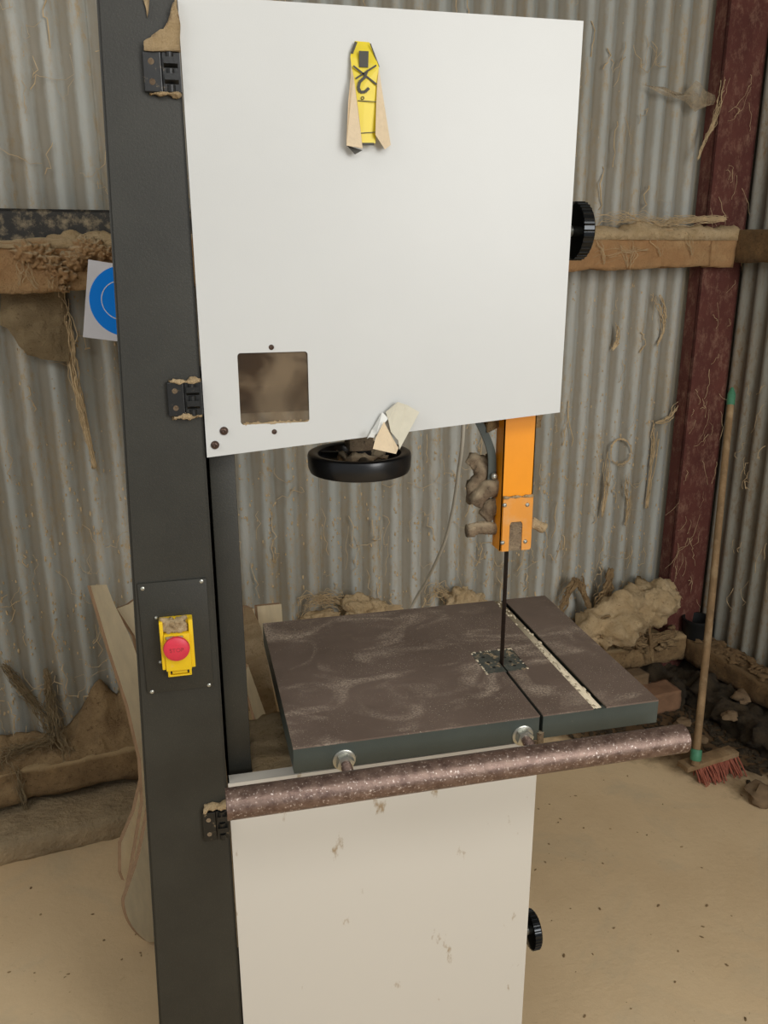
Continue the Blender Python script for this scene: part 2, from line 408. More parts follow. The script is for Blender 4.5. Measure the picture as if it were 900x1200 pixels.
# steel column in the corner: channel section, web to the room
zc = 2.95
pl = aV(813, 400, .05); uL = EU.dot(pl-CO)
c = B(); uR = uL+.185
box(c, uL, uR, .05, .058, 0, zc, .001, ROOM); box(c, uL, uL+.010, .05, .112, 0, zc, .001, ROOM); box(c, uR-.010, uR, .05, .112, 0, zc, .001, ROOM)
colt = tag(link('steel_column', c, 'oxide', origin=RM((uL+uR)/2, .08, 0)), 'red oxide painted steel column standing in the corner behind the broom', 'column')

# upper girts
def girtz(x, y): return aV(x, y, 0).z
tr = lumpbox(ROOM, -3.2, uL-.006, .0, .115, 1.625, 1.755, .014, .010, 9, 3)
def lift(t):
    for v in t.verts: v.co.z += .052*max(0, min(1, (EU.dot(v.co-CO)+2.4)/2.3))
lift(tr)
merge(tr, lumpbox(ROOM, uL-.006, EU.dot(aV(862, 280, 0)-CO), .0, .046, 1.672, 1.79, .014, .009, 9, 4))
tr2 = B()
def zoff(uu): return max(0, (uu+2.2))*.02
merge(tr2, tr)
tag(link('trim_1', tr2, 'girt', origin=RM(-1.5, .06, 1.63), smooth='all'), kind='structure')
uG = EU.dot(aV(862, 280, 0)-CO)
g = lumpbox(MR, .0-.045, 2.6, -.0-.0, .07, 1.69, 1.80, .02, .004, 10, 5)
bmesh.ops.translate(g, vec=EU*(.03), verts=g.verts[:])
tag(link('trim_2', g, 'base2', smooth='all'), kind='structure')
b = B()
for x_, y_, x2_, y2_ in ((720, 282, 735, 312), (742, 278, 738, 312), (760, 275, 775, 300), (690, 300, 760, 292), (800, 272, 812, 300), (700, 272, 708, 310), (10, 292, 45, 338), (50, 285, 60, 338), (20, 285, 22, 335)):
    tangle(b, [aV(x_, y_, -.008), aV((x_+x2_)/2+3, (y_+y2_)/2, -.012), aV(x2_, y2_, -.008)], 9, .02, .0008, x_)
tangle(b, [aV(690, 262, .02), aV(730, 256, .03), aV(770, 262, .02), aV(800, 258, .03), aV(850, 256, .0)], 90, .03, .0009, 5)
tag(link('timber_webs', b, 'web'), 'dusty web strands trailing over the upper wall timber', 'cobweb', kind='stuff')
# black steel angle behind the left girt
b = B(); box(b, -3.2, -1.55, .03, .036, 1.70, 1.835, .001, ROOM); box(b, -3.2, -1.55, .03, .10, 1.827, 1.835, .001, ROOM)
tag(link('trim_3', b, 'blackbar'), kind='structure')
# sawdust lying along the girt tops
def gtop(uu, lo=-3.2): return 1.755+.052*max(0, min(1, (uu+2.4)/2.3))
def dz(x, y): return gtop(x)-.012+.03*(ns((x, y, 0), 9, 2)+.55)*min(1, (y+.01)*30+.2)
h = B(); merge(h, heap(ROOM, -3.2, -1.2, -.006, .046, dz, 1.735, .008)); 
h2 = heap(ROOM, -1.2, uL+.11, -.006, .046, dz, 1.765, .008); merge(h, h2)
for v in h.verts: pass
tag(link('sawdust_layer', h, 'sawdust', smooth='all'), 'thin heap of pale sawdust lying along the top of the upper wall timber', 'sawdust', kind='stuff')
# hanging clot of sawdust under the left girt by the sign
b = B()
for q, (px, py, r) in enumerate([(72, 322, .03), (84, 306, .028), (60, 312, .03), (95, 300, .025), (110, 292, .03), (48, 300, .035), (76, 338, .012), (100, 290, .03), (30, 296, .03), (122, 296, .024)]):
    blob(b, aV(px, py, -.006), (r, .02, r*.8), q, .8, 2.6, 4)
tag(link('sawdust_clot', b, 'girt', smooth='all'), 'clotted sawdust drooping over the upper left timber above the blue sign', 'sawdust', kind='stuff')

# base timbers and kerbs
bt = lumpbox(ROOM, -3.4, .0, .0, .12, .098, .195, .016, .016, 8, 6)
tag(link('trim_4', bt, 'base', smooth='all'), kind='structure')
br = lumpbox(MR, .004, 3.0, .0, .11, .095, .185, .02, .014, 9, 7)
tag(link('trim_5', br, 'base2', smooth='all'), kind='structure')
kb = lumpbox(ROOM, -3.4, -.44, -.165, .16, -.01, .062, .03, .018, 5, 8)
tag(link('trim_6', kb, 'kerb', smooth='all'), kind='structure')
kr = lumpbox(MR, .17, 3.0, -.13, .13, -.01, .075, .014, .05, 14, 9)
merge(kr, lumpbox(ROOM, -.46, .06, -.17, .16, -.01, .05, .014, .05, 14, 19))
tag(link('trim_7', kr, 'soil', smooth='all'), kind='structure')

# sawdust banked between base timber and sheet
PK = []
for px, py, w_ in ((0, 862, .2), (118, 800, .10), (155, 790, .10), (330, 728, .08), (372, 706, .06), (418, 692, .07), (480, 712, .09), (533, 684, .05), (560, 700, .07), (630, 712, .08)):
    p = aV(px, py, .10); PK.append((EU.dot(p-CO), p.z-.188 if px < 300 else min(p.z-.188, .13), w_))
def hz(x, y):
    f = max(z_*max(0, 1-abs(x-u_)/w_/2.2)**1.3 for u_, z_, w_ in PK)
    return .188+(f*max(0, min(1, (y+.005)/.10))**1.1)+.035*ns((x, y, 0), 14, 3)
h = heap(ROOM, -3.3, -.5, .004, .112, hz, .15, .008)
tag(link('sawdust_bank', h, 'sawdust2', smooth='all'), 'brown sawdust banked against the foot of the back wall behind the saw', 'sawdust', kind='stuff')

b = B()
tangle(b, [aV(352, 718, .085), aV(370, 702, .09), aV(400, 705, .09), aV(430, 712, .09), aV(470, 712, .09)], 110, .035, .0011, 81)
tangle(b, [aV(500, 710, .09), aV(512, 690, .09), aV(530, 700, .09), aV(560, 706, .09), aV(600, 715, .09)], 90, .035, .0011, 82)
tag(link('web_fluff', b, 'web'), 'fluff of dusty web strands tangled above the sawdust behind the back edge of the saw table', 'cobweb', kind='stuff')
b = B()
for q, (px, py, rx, rz_) in enumerate([(418, 712, .055, .05), (438, 714, .04, .035), (540, 702, .05, .048), (552, 705, .05, .03), (375, 722, .06, .02)]):
    blob(b, aV(px, py, .06), (rx, .035, rz_), q+90, .55, 1.6, 4)
tag(link('sawdust_mound', b, 'sawdust', smooth='all'), 'peaks of pale sawdust showing just above the back edge of the saw table', 'sawdust', kind='stuff')
# big dust-buried bundle behind the table's right end
b = B()
P = [aV(662, 752, .01), aV(700, 738, .0), aV(735, 718, .0), aV(765, 704, .0), aV(786, 692, .02)]
lumptube(b, P, [.03, .065, .082, .085, .04], 11, .05, 12, 48, 16)
bmesh.ops.scale(b, vec=(1, 1, 1), verts=b.verts[:])
tag(link('dust_buried_bundle', b, 'sawdust', smooth='all'), 'long lumpy bundle buried in tan sawdust behind the right end of the saw table', 'bundle')
b = B()
P = [aV(652, 726, .06), aV(664, 698, .055), aV(676, 680, .06), aV(684, 696, .055), aV(692, 716, .06)]
tangle(b, P, 46, .022, .004, 12)
P = [aV(704, 712, .06), aV(712, 690, .06), aV(716, 668, .07)]
tangle(b, P, 46, .035, .004, 13)
tangle(b, [aV(764, 712, -.03), aV(762, 740, -.05), aV(764, 775, -.05)], 16, .012, .003, 14)
tangle(b, [aV(690, 745, .0), aV(720, 745, -.03), aV(750, 752, -.03), aV(790, 742, -.01)], 60, .05, .004, 15)
for q in range(70):
    f = random.random(); p = aV(695+95*f, 738+random.uniform(-4, 26), random.uniform(-.02, .02)); blob(b, p, (.008+.02*random.random(), .012, .01), q+40, 1.1, 2.5, 2)
tag(link('sawdust_clump', b, 'sawdust2', smooth='all'), 'ragged brown clumps and loops of sawdust around the buried bundle on the base timber', 'sawdust', kind='stuff')
# black tub in the corner
b = B(); cc = RM(-.03, .02, .19)
cc = aV(816, 742, .0)
lathe(b, cc-Vector((0, 0, .075)), cc+Vector((0, 0, .075)), [(0, 0), (.05, 0), (.06, .13), (.063, .135), (.063, .145), (.055, .145), (.05, .02), (0, .02)], 28)
tag(link('black_tub', b, 'void', smooth=True), 'small black tub wedged in the dark corner above the base timbers behind the broom', 'tub')

# ------------------------------------------------------------------ the bandsaw
saw = thing('bandsaw', 'tall upright bandsaw with white doors, dark spine and brown iron table', 'bandsaw', (.28, .14, 0))
# spine: slightly tapered folded box
b = B()
def spx(z): return -.104-.055*(2.1-z)/1.8
pts = [Vector((spx(.0), .004, .0)), Vector((-.0015, .004, 0)), Vector((-.0015, .004, 2.16)), Vector((spx(2.16), .004, 2.16))]
prism(b, pts, (0, .30, 0), .004)
link('spine', b, 'dark', saw, smooth=True)
b = B(); box(b, .004, .046, .045, .30, .70, 1.52, .003)
link('spine_flange', b, 'dark', saw, smooth=True)
# upper housing (open box) and lower housing
b = B()
def shell(b, x0, x1, z0, z1, z0r, y0, y1, t=.004):
    box(b, x0, x1, y1-t, y1, z0r, z1)
    box(b, x0, x0+t, y0, y1, z0, z1); box(b, x1-t, x1, y0, y1, z0r, z1); box(b, x0, x1, y0, y1, z1-t, z1)
    prism(b, [Vector((x0, y0, z0)), Vector((x1, y0, z0r)), Vector((x1, y0, z0r+t)), Vector((x0, y0, z0+t))], (0, y1-y0, 0))
shell(b, .012, .592, 1.475, 2.050, 1.475, .030, .30)
link('upper_housing', b, 'dark', saw)
b = B(); box(b, .006, .560, .030, .24, .05, .79, .003); box(b, -.05, .60, .03, .42, 0, .05, .003)
link('lower_housing', b, 'dark', saw, smooth=True)
b = B(); merge(b, lumpbox(Matrix.Identity(4), .05, .555, .04, .235, .786, .800, .012, .012, 14, 21))
link('sawdust', b, 'sawdust', saw, smooth='all')
# upper door with a window hole, folded rim
wx0, wx1, wz0, wz1 = [aY(278, 415, 0).x, aY(360.5, 413, 0).x, aY(282, 498, 0).z, aY(278, 414, 0).z]
def door(name, x0, x1, zbl, zbr, zt, hole, mat, depth=.024, t=.0025):
    b = B()
    O = [(x0, zbl), (x1, zbr), (x1, zt), (x0, zt)]
    if hole:
        hx0, hx1, hz0, hz1 = hole; r = .005; H = []
        for cx, cz, a0 in ((hx0+r, hz0+r, PI), (hx1-r, hz0+r, 1.5*PI), (hx1-r, hz1-r, 0), (hx0+r, hz1-r, .5*PI)):
            for q in range(5): H.append((cx+r*math.cos(a0+q*PI/8), cz+r*math.sin(a0+q*PI/8)))
        for y in (0, t):
            vo = [b.verts.new((x, y, z)) for x, z in O]; vh = [b.verts.new((x, y, z)) for x, z in H]
            for s in range(4):   # quad-ish fans: corner s with its arc, then the side to the next corner
                arc = vh[s*5:(s+1)*5]
                for q in range(4): b.faces.new((vo[s], arc[q], arc[q+1]))
                b.faces.new((vo[s], arc[4], vh[((s+1) % 4)*5], vo[(s+1) % 4]))
            if y == 0: h0, o0 = vh, vo
            else: h1, o1 = vh, vo
        for i in range(len(H)): b.faces.new((h0[i], h0[(i+1) % len(H)], h1[(i+1) % len(H)], h1[i]))
        for i in range(4): b.faces.new((o0[i], o0[(i+1) % 4], o1[(i+1) % 4], o1[i]))
    else: prism(b, [Vector((x, 0, z)) for x, z in O], (0, t, 0))
    # folded returns
    for i in range(4):
        (ax, az), (bx_, bz) = O[i], O[(i+1) % 4]
        d = Vector((bx_-ax, 0, bz-az)).normalized(); nrm = Vector((-d.z, 0, d.x))
        P = [Vector((ax, t*.9, az)), Vector((bx_, t*.9, bz)), Vector((bx_, t*.9, bz))+nrm*t, Vector((ax, t*.9, az))+nrm*t]
        prism(b, P, (0, depth, 0))
    return link(name, b, mat, saw)
WD = .6
dr = door('upper_door', .0005, WD, 1.4125, 1.4585, 2.0570, (wx0, wx1, wz0, wz1), 'door')
b = B(); box(b, .001, .599, -.0007, .0, 2.0555, 2.057)
b.free()
b = B(); box(b, wx0-.012, wx1+.012, .0028, .0058, wz0-.012, wz1+.012)
link('window_pane', b, 'pane', dr)
b = B(); merge(b, lumpbox(Matrix.Identity(4), wx0+.004, wx1-.004, .0008, .0028, wz0-.0005, wz0+.002, .002, .002, 90, 22))
for q in range(24): blob(b, (random.uniform(wx0+.004, wx1-.002), .001, wz0+random.uniform(-.001, .003)), (.003, .0012, .0016), q, .6, 2, 1)
link('sawdust', b, 'sawdust', dr, smooth='all')
def bolt(px, py, r, par, y=0., name='screw', mat='screw', h=.004):
    p = aY(px, py, y); b = B()
    lathe(b, p+Vector((0, .001, 0)), p-Vector((0, 1, 0)), [(r, 0), (r, .001), (r*.92, h*.55), (r*.6, h*.9), (r*.35, h), (r*.3, h*.55), (0, h*.5)], 20)
    o = link(name, b, mat, par, smooth=True); return o
for px, py in ((318, 407), (321.5, 506)): bolt(px, py, .0042, dr)
for px, py in ((262.5, 505), (252, 521.5)): bolt(px, py, .0068, dr, h=.006)
# upper wheel inside the housing, blade running over it
b = B(); wc = Vector((.325, .10, 1.80))
lathe(b, wc, wc+Vector((0, 1, 0)), [(.232, 0), (.242, 0), (.242, .03), (.232, .03), (.205, .018), (.06, .018), (.04, .04), (0, .04), (0, .0), (.04, 0), (.06, .008), (.205, .010), (.232, 0)], 56)
for q in range(5):
    a = q*2*PI/5+.4; cyl(b, wc+Vector((.04*math.cos(a), .014, .04*math.sin(a))), wc+Vector((.22*math.cos(a), .014, .22*math.sin(a))), .013, n=12)
link('wheel', b, 'dustknob', saw, smooth=True)
# lower door
dl = door('lower_door', .0005, .597, .05, .05, .8135, None, 'door2')
for px, py in ((289, 928), (576, 911)): bolt(px, py, .0065, dl, h=.006)
# hinges
def hinge(px0, py0, px1, py1, nm):
    a = aY(px0, py0, 0); c = aY(px1, py1, 0); z1, z0 = a.z, c.z; x0 = (a.x+c.x)/2; w = -.001-x0; H = z1-z0
    b = B(); box(b, x0, x0+w*.48, -.005, .004, z0, z1, .0012); box(b, x0+w*.5, -.001, -.004, .004, z0, z1, .001)
    # knuckle with interlocking wedges
    n = 5
    for q in range(n):
        zz0 = z0+H*q/n+.0006; zz1 = z0+H*(q+1)/n-.0006
        if q % 2: prism(b, [Vector((x0+w*.55, -.004, zz0)), Vector((x0+w*.92, -.004, zz0)), Vector((x0+w*.92, -.011, (zz0+zz1)/2)), Vector((x0+w*.55, -.011, (zz0+zz1)/2))], (0, 0, H/n-.002))
        else: cyl(b, (x0+w*.72, -.0035, zz0), (x0+w*.72, -.0035, zz1), .0055, n=14)
    o = link('hinge', b, 'blackhinge', saw)
    for f in (.25, .75):
        b = B(); p = Vector((x0+w*.22, -.0045, z0+H*f)); lathe(b, p, p-Vector((0, 1, 0)), [(.0042, 0), (.0042, .0008), (.002, .0012), (0, .0004)], 16); link('screw', b, 'dustknob', o, smooth=True)
    return x0, z0, z1
hx, hz0, hz1 = hinge(166, 60, 170, 108, 'a')
b = B()   # sawdust sitting on the top hinge
pts = [(169, 61), (170, 51), (178, 43), (192, 36), (197, 26), (202, 6), (207, 0), (209.5, 30), (211, 61)]
t = B(); prism(t, [aY(x, y, .002) for x, y in pts], (0, -.010, 0)); bmesh.ops.triangulate(t, faces=t.faces[:]); bmesh.ops.subdivide_edges(t, edges=t.edges[:], cuts=3, use_grid_fill=True)
bmesh.ops.recalc_face_normals(t, faces=t.faces[:]); rough_up(t, .004, 60, 5)
for v in t.verts: v.co.y = min(v.co.y, .003)
merge(b, t)
pts = [(168, 0), (175, 0), (174, 14), (172.5, 21), (171, 10)]
prism(b, [aY(x, y, .003) for x, y in pts], (0, -.003, 0))
link('sawdust', b, 'sawdust', saw, smooth='all')
hinge(196, 448, 197, 488, 'b'); 
def dustlip(x0, x1, z, h, seed, up=True):
    b = B(); t = lumpbox(Matrix.Identity(4), x0, x1, -.007, .003, z if up else z-h, z+h if up else z, .0025, .006, 70, seed)
    for v in t.verts: v.co.y = min(v.co.y, .004)
    merge(b, t); link('sawdust', b, 'sawdust', saw, smooth='all')
dustlip(-.05, -.003, 1.533, .003, 31); dustlip(-.045, -.004, 1.482, .004, 32, False)
dustlip(-.046, -.004, 1.9345, .003, 33, False)
hinge(237, 952, 239, 985, 'c'); dustlip(-.044, -.003, .768, .008, 34)
# control plate and emergency stop
a = aY(160, 685, 0); c_ = aY(250, 804, 0)
b = B(); box(b, -.1235, -.0135, .0005, .0045, 1.010, 1.209, .001)
plate = link('control_plate', b, 'dark', saw, smooth=True)
for px, py in ((167, 690), (236, 681.5), (245, 803), (178, 811)): bolt(px, py, .0032, plate, .0, h=.002, mat='zinc')
for px, py in ((183, 724), (188, 776)): bolt(px, py, .003, plate, .0, h=.004, mat='zinc')
sx0, sx1, sz0, sz1 = -.094, -.0405, 1.058, 1.148
b = B()
box(b, sx0, sx1, -.012, .0008, sz0, sz1, .002)
box(b, sx0, sx0+.006, -.022, -.008, sz0+.004, sz1, .0015); box(b, sx1-.007, sx1, -.022, -.008, sz0+.004, sz1, .0015)
box(b, sx0+.006, sx1-.006, -.026, -.010, sz0+.002, sz1-.022, .002)
# lower latch loop
lx0, lx1 = sx0+.008, sx1-.007
box(b, lx0, lx1, -.016, -.010, sz0-.013, sz0-.010, .0008); box(b, lx0, lx0+.004, -.016, -.010, sz0-.012, sz0+.002, .0008); box(b, lx1-.004, lx1, -.016, -.010, sz0-.012, sz0+.002, .0008)
box(b, lx0+.007, lx1-.007, -.016, -.011, sz0-.008, sz0-.003, .0008)
sw = link('stop_switch', b, 'yellow', saw, smooth=True)
bc = aY(207, 760, -.034)
b = B(); lathe(b, Vector((bc.x, -.024, bc.z)), Vector((bc.x, -1, bc.z)), [(0, 0), (.012, 0), (.012, .006), (.0205, .007), (.0213, .010), (.0205, .014), (.017, .0162), (.009, .0174), (0, .0178)], 40)
bt_ = link('stop_button', b, 'red', sw, smooth=True)
fc = bpy.data.curves.new('t', 'FONT'); fc.body = 'STOP'; fc.size = .0095; fc.extrude = .0006; fc.align_x = 'CENTER'; fc.align_y = 'CENTER'
fo = bpy.data.objects.new('t', fc); COL.objects.link(fo); bpy.context.view_layer.update()
me = bpy.data.meshes.new_from_object(fo.evaluated_get(bpy.context.evaluated_depsgraph_get())); bpy.data.objects.remove(fo)
b = B(); b.from_mesh(me); bmesh.ops.transform(b, matrix=Matrix.Translation((bc.x, -.0412, bc.z)) @ Matrix.Rotation(PI/2, 4, 'X'), verts=b.verts[:])
link('button_lettering', b, 'redtext', sw)
b = B(); merge(b, lumpbox(Matrix.Identity(4), sx0+.004, sx1-.011, -.019, -.008, sz1-.020, sz1+.001, .0022, .006, 120, 71))
for q in range(8): blob(b, (bc.x+random.uniform(-.014, .014), -.030, bc.z+.0185-abs(random.gauss(0, .001))), (.004, .003, .002), q, .6, 2, 2)
link('sawdust', b, 'sawdust', sw, smooth='all')

# table: halves and slit, mitre slot
TX0, TX1, TY0, TY1, TZ = .1055, .7715, -.12, .3825, .9455; TH = .048
SL = .5425; IX0, IX1, IY0, IY1 = .501, .590, .047, .141; MX0, MX1 = .6425, .668
tt = .012
b = B()
def slab(b, x0, x1, y0, y1, z0, z1):
    box(b, x0, x1, y0, y1, z0, z1)
# top skin, cut around the slit, insert recess and mitre slot
for x0, x1, y0, y1 in ((TX0, IX0, TY0, TY1), (IX0, SL-.0025, TY0, IY0), (SL+.0035, IX1, TY0, IY0), (IX0, IX1, IY1, TY1), (IX1, MX0, TY0, TY1), (MX1, TX1, TY0, TY1)):
    slab(b, x0, x1, y0, y1, TZ-.003, TZ)
table = link('table', b, 'iron', saw)
b = B(); z1 = TZ-.003; z0 = TZ-TH
def rim(x0, x1, y0, y1, za=z0): box(b, x0, x1, y0, y1, za, z1)
rim(TX0, SL-.0030, TY0, TY0+.012); rim(SL+.0040, TX1, TY0, TY0+.012, z0+.002)
rim(TX0, TX0+.012, TY0+.012, TY1-.012); rim(TX1-.012, TX1, TY0+.012, TY1-.012); rim(TX0, TX1, TY1-.012, TY1)
rim(SL-.012, SL-.003, TY0+.012, IY0); rim(SL+.004, SL+.012, TY0+.012, IY0)
box(b, TX0+.012, IX0, TY0+.012, TY1-.012, z1-.014, z1-.002); box(b, IX1, TX1-.012, TY0+.012, TY1-.012, z1-.022, z1-.012)
link('table_rim', b, 'edge', table)
b = B(); box(b, MX0, MX0+.017, TY0+.004, TY1-.002, TZ-.012, TZ-.0015)
for q in range(60): blob(b, (MX0+random.uniform(.002, .018), random.uniform(TY0, TY1), TZ-.002), (.003, .008, .0014), q, .6, 2, 1)
link('sawdust', b, 'slotdust', table, smooth='all')
b = B(); slab(b, IX0+.001, SL+.001, IY0+.001, IY1-.001, TZ-.006, TZ-.0006); slab(b, SL+.005, IX1-.001, IY0+.001, IY1-.001, TZ-.006, TZ-.0006); slab(b, SL+.001, SL+.006, .095, IY1-.001, TZ-.006, TZ-.0006)
ins = link('table_insert', b, 'insert', table)
for x, y in ((.520, .115), (.522, .092), (.526, .070), (.562, .105), (.566, .085), (.568, .068)):
    b = B(); cyl(b, (x, y, TZ-.0012), (x, y, TZ-.0003), .0034, n=14); link('insert_hole', b, 'void', ins)
b = B()
for q in range(90):
    s = random.choice('LRTB'); x, y = (random.uniform(IX0, IX1), random.uniform(IY0, IY1))
    if s == 'L': x = IX0+.002
    elif s == 'R': x = IX1-.002
    elif s == 'T': y = IY1-.002
    else: y = IY0+.002; continue
    if (q*7) % 5 < 3: blob(b, (x, y, TZ), (.0028*random.uniform(.4, 1.3), .0036*random.uniform(.3, 1.4), .0007), q, .9, 2, 1)
tag(link('sawdust', b, 'slotdust', ins, smooth='all'), kind='stuff')
b = B(); box(b, .38, .66, .02, .26, .80, TZ-.03, .01); box(b, .30, .5, .06, .22, .79, .86, .008)
link('trunnion', b, 'edge', saw, smooth=True)
b = B(); p = Vector((SL+.0005, TY0+.002, TZ-.034)); cyl(b, p, p+Vector((0, -.004, -.026)), .007, .005, n=12); box(b, SL-.016, SL-.002, TY0-.0, TY0+.02, TZ-.062, TZ-.046, .002)
link('levelling_pin', b, 'dustknob', table, smooth=True)
# studs, nuts and the pipe rail
PY, PZ, PR = -.200, .9145, .0243
for sx in (.190, .509):
    b = B(); cyl(b, (sx, TY0+.001, .911), (sx, PY+.018, .911), .0085, n=20, bev=.0005)
    for q in range(12): lathe(b, (sx, TY0-.022-q*.0032, .911), (sx, -1, .911), [(.0085, 0), (.0095, .0011), (.0085, .0022)], 20)
    st = link('rail_stud', b, 'pipe', table, smooth=True)
    b = B(); lathe(b, (sx, TY0, .911), (sx, -1, .911), [(.0, 0), (.0195, 0), (.0195, .002), (.018, .003), (.009, .003)], 32); link('washer', b, 'zinc', st, smooth=True)
    b = B(); cyl(b, (sx, TY0-.003, .911), (sx, TY0-.016, .911), .0155, n=6, bev=.0012); link('nut', b, 'zinc', st, smooth=True)
b = B(); x0, x1 = -.009, .7745
lathe(b, (x0, PY, PZ), (x0+1, PY, PZ), [(PR-.003, 0), (PR, .0), (PR, x1-x0), (PR-.003, x1-x0), (PR-.0035, x1-x0-.05), (0, x1-x0-.05), (0, .03), (PR-.0035, .03), (PR-.003, 0)], 48)
link('pipe_rail', b, 'pipe', table, smooth=True)

# blade, guard and guides
BX, BY = .5465, .082
b = B(); box(b, BX-.0006, BX+.0006, BY-.008, BY+.009, .80, 1.60)
for q in range(150):
    z = .93+q*.0017; prism(b, [Vector((BX-.0008, BY-.008, z)), Vector((BX-.0008, BY-.008, z+.0014)), Vector((BX-.0008, BY-.0096, z+.0002))], (.0016, 0, 0))
link('blade', b, 'blade', saw)
GY = .052
g0 = aY(590, 490, GY); g1 = aY(627.5, 488, GY); g2 = aY(587, 646, GY); g3 = aY(622, 646, GY)
GX0 = (g0.x+g2.x)/2; GX1 = (g1.x+g3.x)/2; GZ0 = g2.z
b = B()
box(b, GX0, GX1, GY, GY+.002, GZ0+.001, 1.56); box(b, GX0, GX0+.002, GY, GY+.038, GZ0, 1.56); box(b, GX1-.002, GX1, GY, GY+.030, GZ0+.004, 1.56)
gd = link('blade_guard', b, 'orange', saw)
gp = aY(588, 584, GY-.003); 
b = B(); zt = gp.z; O = [(GX0+.0035, GZ0+.0), (GX1-.003, GZ0), (GX1-.0015, GZ0+.004), (GX1+.0005, zt), (GX0+.003, zt)]
ax_, bx2 = (GX0+.017, GX1-.015)
def gface(px, py): p = aY(px, py, GY-.003); return p
H0 = gface(596, 644); H1 = gface(611, 644); H2 = gface(612, 611); H3 = gface(597, 611)
hh = []
xm0, xm1, zb, ztp = H0.x, H1.x, GZ0, H2.z
# plate with a U shaped notch from below: three prisms
def zq(y): return y
L_ = [Vector((GX0+.003, GY-.001, GZ0)), Vector((xm0, GY-.001, GZ0)), Vector((xm0, GY-.001, ztp-.006)), Vector((xm0+.003, GY-.001, ztp)), Vector((xm1-.003, GY-.001, ztp)), Vector((xm1, GY-.001, ztp-.006)), Vector((xm1, GY-.001, GZ0)), Vector((GX1-.002, GY-.001, GZ0)), Vector((GX1+.0005, GY-.001, GZ0+.004)), Vector((GX1+.0005, GY-.001, zt)), Vector((GX0+.003, GY-.001, zt))]
t = B(); prism(t, L_, (0, -.002, 0)); bmesh.ops.triangulate(t, faces=[f for f in t.faces if len(f.verts) > 4]); merge(b, t)
gpl = link('guard_plate', b, 'orange2', gd)
b = B(); box(b, xm0, xm1, GY-.0012, GY-.0002, GZ0, ztp); link('notch_backing', b, 'dustknob', gpl)
for px, py in ((591.5, 592), (618, 591.5), (589, 636), (615.5, 634.5)): bolt(px, py, .0042, gpl, GY-.003, mat='zinc', h=.004)
b = B(); merge(b, lumpbox(Matrix.Identity(4), GX0+.003, GX1, GY-.005, GY+.0, zt-.001, zt+.0025, .002, .003, 90, 24)); link('sawdust', b, 'sawdust', gpl, smooth='all')
for (px, py) in ((627.5, 540), (626, 592)):
    p = aY(px, py, GY+.015); b = B(); lathe(b, Vector((GX1-.001, p.y, p.z)), Vector((GX1+1, p.y, p.z)), [(.007, 0), (.007, .003), (.004, .0055), (0, .0055)], 18); link('screw', b, 'zinc', gd, smooth=True)
# guide castings
b = B()
def gz(px, py, v=.09): return aY(px, py, v)
lumptube(b, [gz(548, 545, .10), gz(556, 537, .10), gz(563, 552, .10), gz(556, 570, .10), gz(560, 585, .10)], [.011, .010, .016, .014, .018], 41, .01, 30, 14, 5)
lumptube(b, [gz(556, 590, .085), gz(572, 572, .085), gz(586, 568, .088)], [.015, .016, .014], 42, .008, 30, 16, 6)
lumptube(b, [gz(566, 606, .09), gz(575, 596, .09), gz(586, 592, .09)], [.012, .017, .014], 43, .007, 30, 16, 6)
blob(b, gz(576, 547, .10), (.016, .012, .02), 3, .5)
box(b, .535, .568, .092, .12, 1.20, 1.42, .004); rough_up(b, .006, 60, 4)
link('blade_guide', b, 'dustknob', saw, smooth='all')
b = B(); lumptube(b, [gz(549, 622, .08), gz(560, 619, .08), gz(588, 619, .08)], [.011, .012, .012], 44, .003, 40, 18, 6); lathe(b, gz(547, 622, .08), gz(588, 620, .08), [(0, 0), (.0125, 0), (.0125, .014), (.009, .016), (.009, .02)], 18)
link('guide_knob', b, 'dustknob', saw, smooth='all')
b = B(); lumptube(b, [gz(622, 613, .085), gz(628, 614, .085), gz(637, 618, .085)], [.012, .009, .0095], 45, .003, 40, 18, 6); link('guide_knob', b, 'sawdust', saw, smooth='all')
b = B(); P = smoothpts([gz(561, 494, .075), gz(570, 512, .075), gz(576, 530, .075), gz(577, 548, .075), gz(576, 562, .075)], 6); rr = []
for i in range(len(P)-1):
    p, q = P[i], P[i+1]; wd = .0075
    prism(b, [p+Vector((-wd, 0, 0)), p+Vector((wd, 0, 0)), q+Vector((wd, 0, 0)), q+Vector((-wd, 0, 0))], (0, .004, 0))
bmesh.ops.remove_doubles(b, verts=b.verts[:], dist=1e-5)
link('guide_strap', b, 'edge', saw)
bolt(579, 558, .006, saw, .07, name='screw', mat='zinc', h=.006)
b = B(); merge(b, lumpbox(Matrix.Identity(4), .50, .60, .075, .16, 1.418, 1.48, .012, .012, 30, 46)); link('sawdust', b, 'sawdust2', saw, smooth='all')

# tension handwheel under the upper housing
hw = Vector((.2715, .12, 1.355))
b = B()
lathe(b, hw, hw+Vector((0, 0, 1)), [(.072, -.008), (.084, -.010), (.0895, -.008), (.0925, .000), (.0935, .020), (.092, .0245), (.088, .0265), (.080, .0265), (.075, .024), (.073, .018), (.072, -.008)], 64)
for a in (.5, 2.6, 4.7):
    p0 = hw+Vector((.012*math.cos(a), .012*math.sin(a), .014)); p1 = hw+Vector((.08*math.cos(a), .08*math.sin(a), .012)); cyl(b, p0, p1, .011, .009, n=14)
lathe(b, hw+Vector((0, 0, .0)), hw+Vector((0, 0, 1)), [(0, 0), (.030, 0), (.030, .012), (.02, .03), (0, .03)], 30)
whl = link('tension_handwheel', b, 'black', saw, smooth=True)
b = B(); cyl(b, hw+Vector((0, 0, .02)), hw+Vector((0, 0, .14)), .010, n=18); box(b, hw.x-.022, hw.x+.022, hw.y-.02, hw.y+.03, hw.z+.03, hw.z+.13, .004)
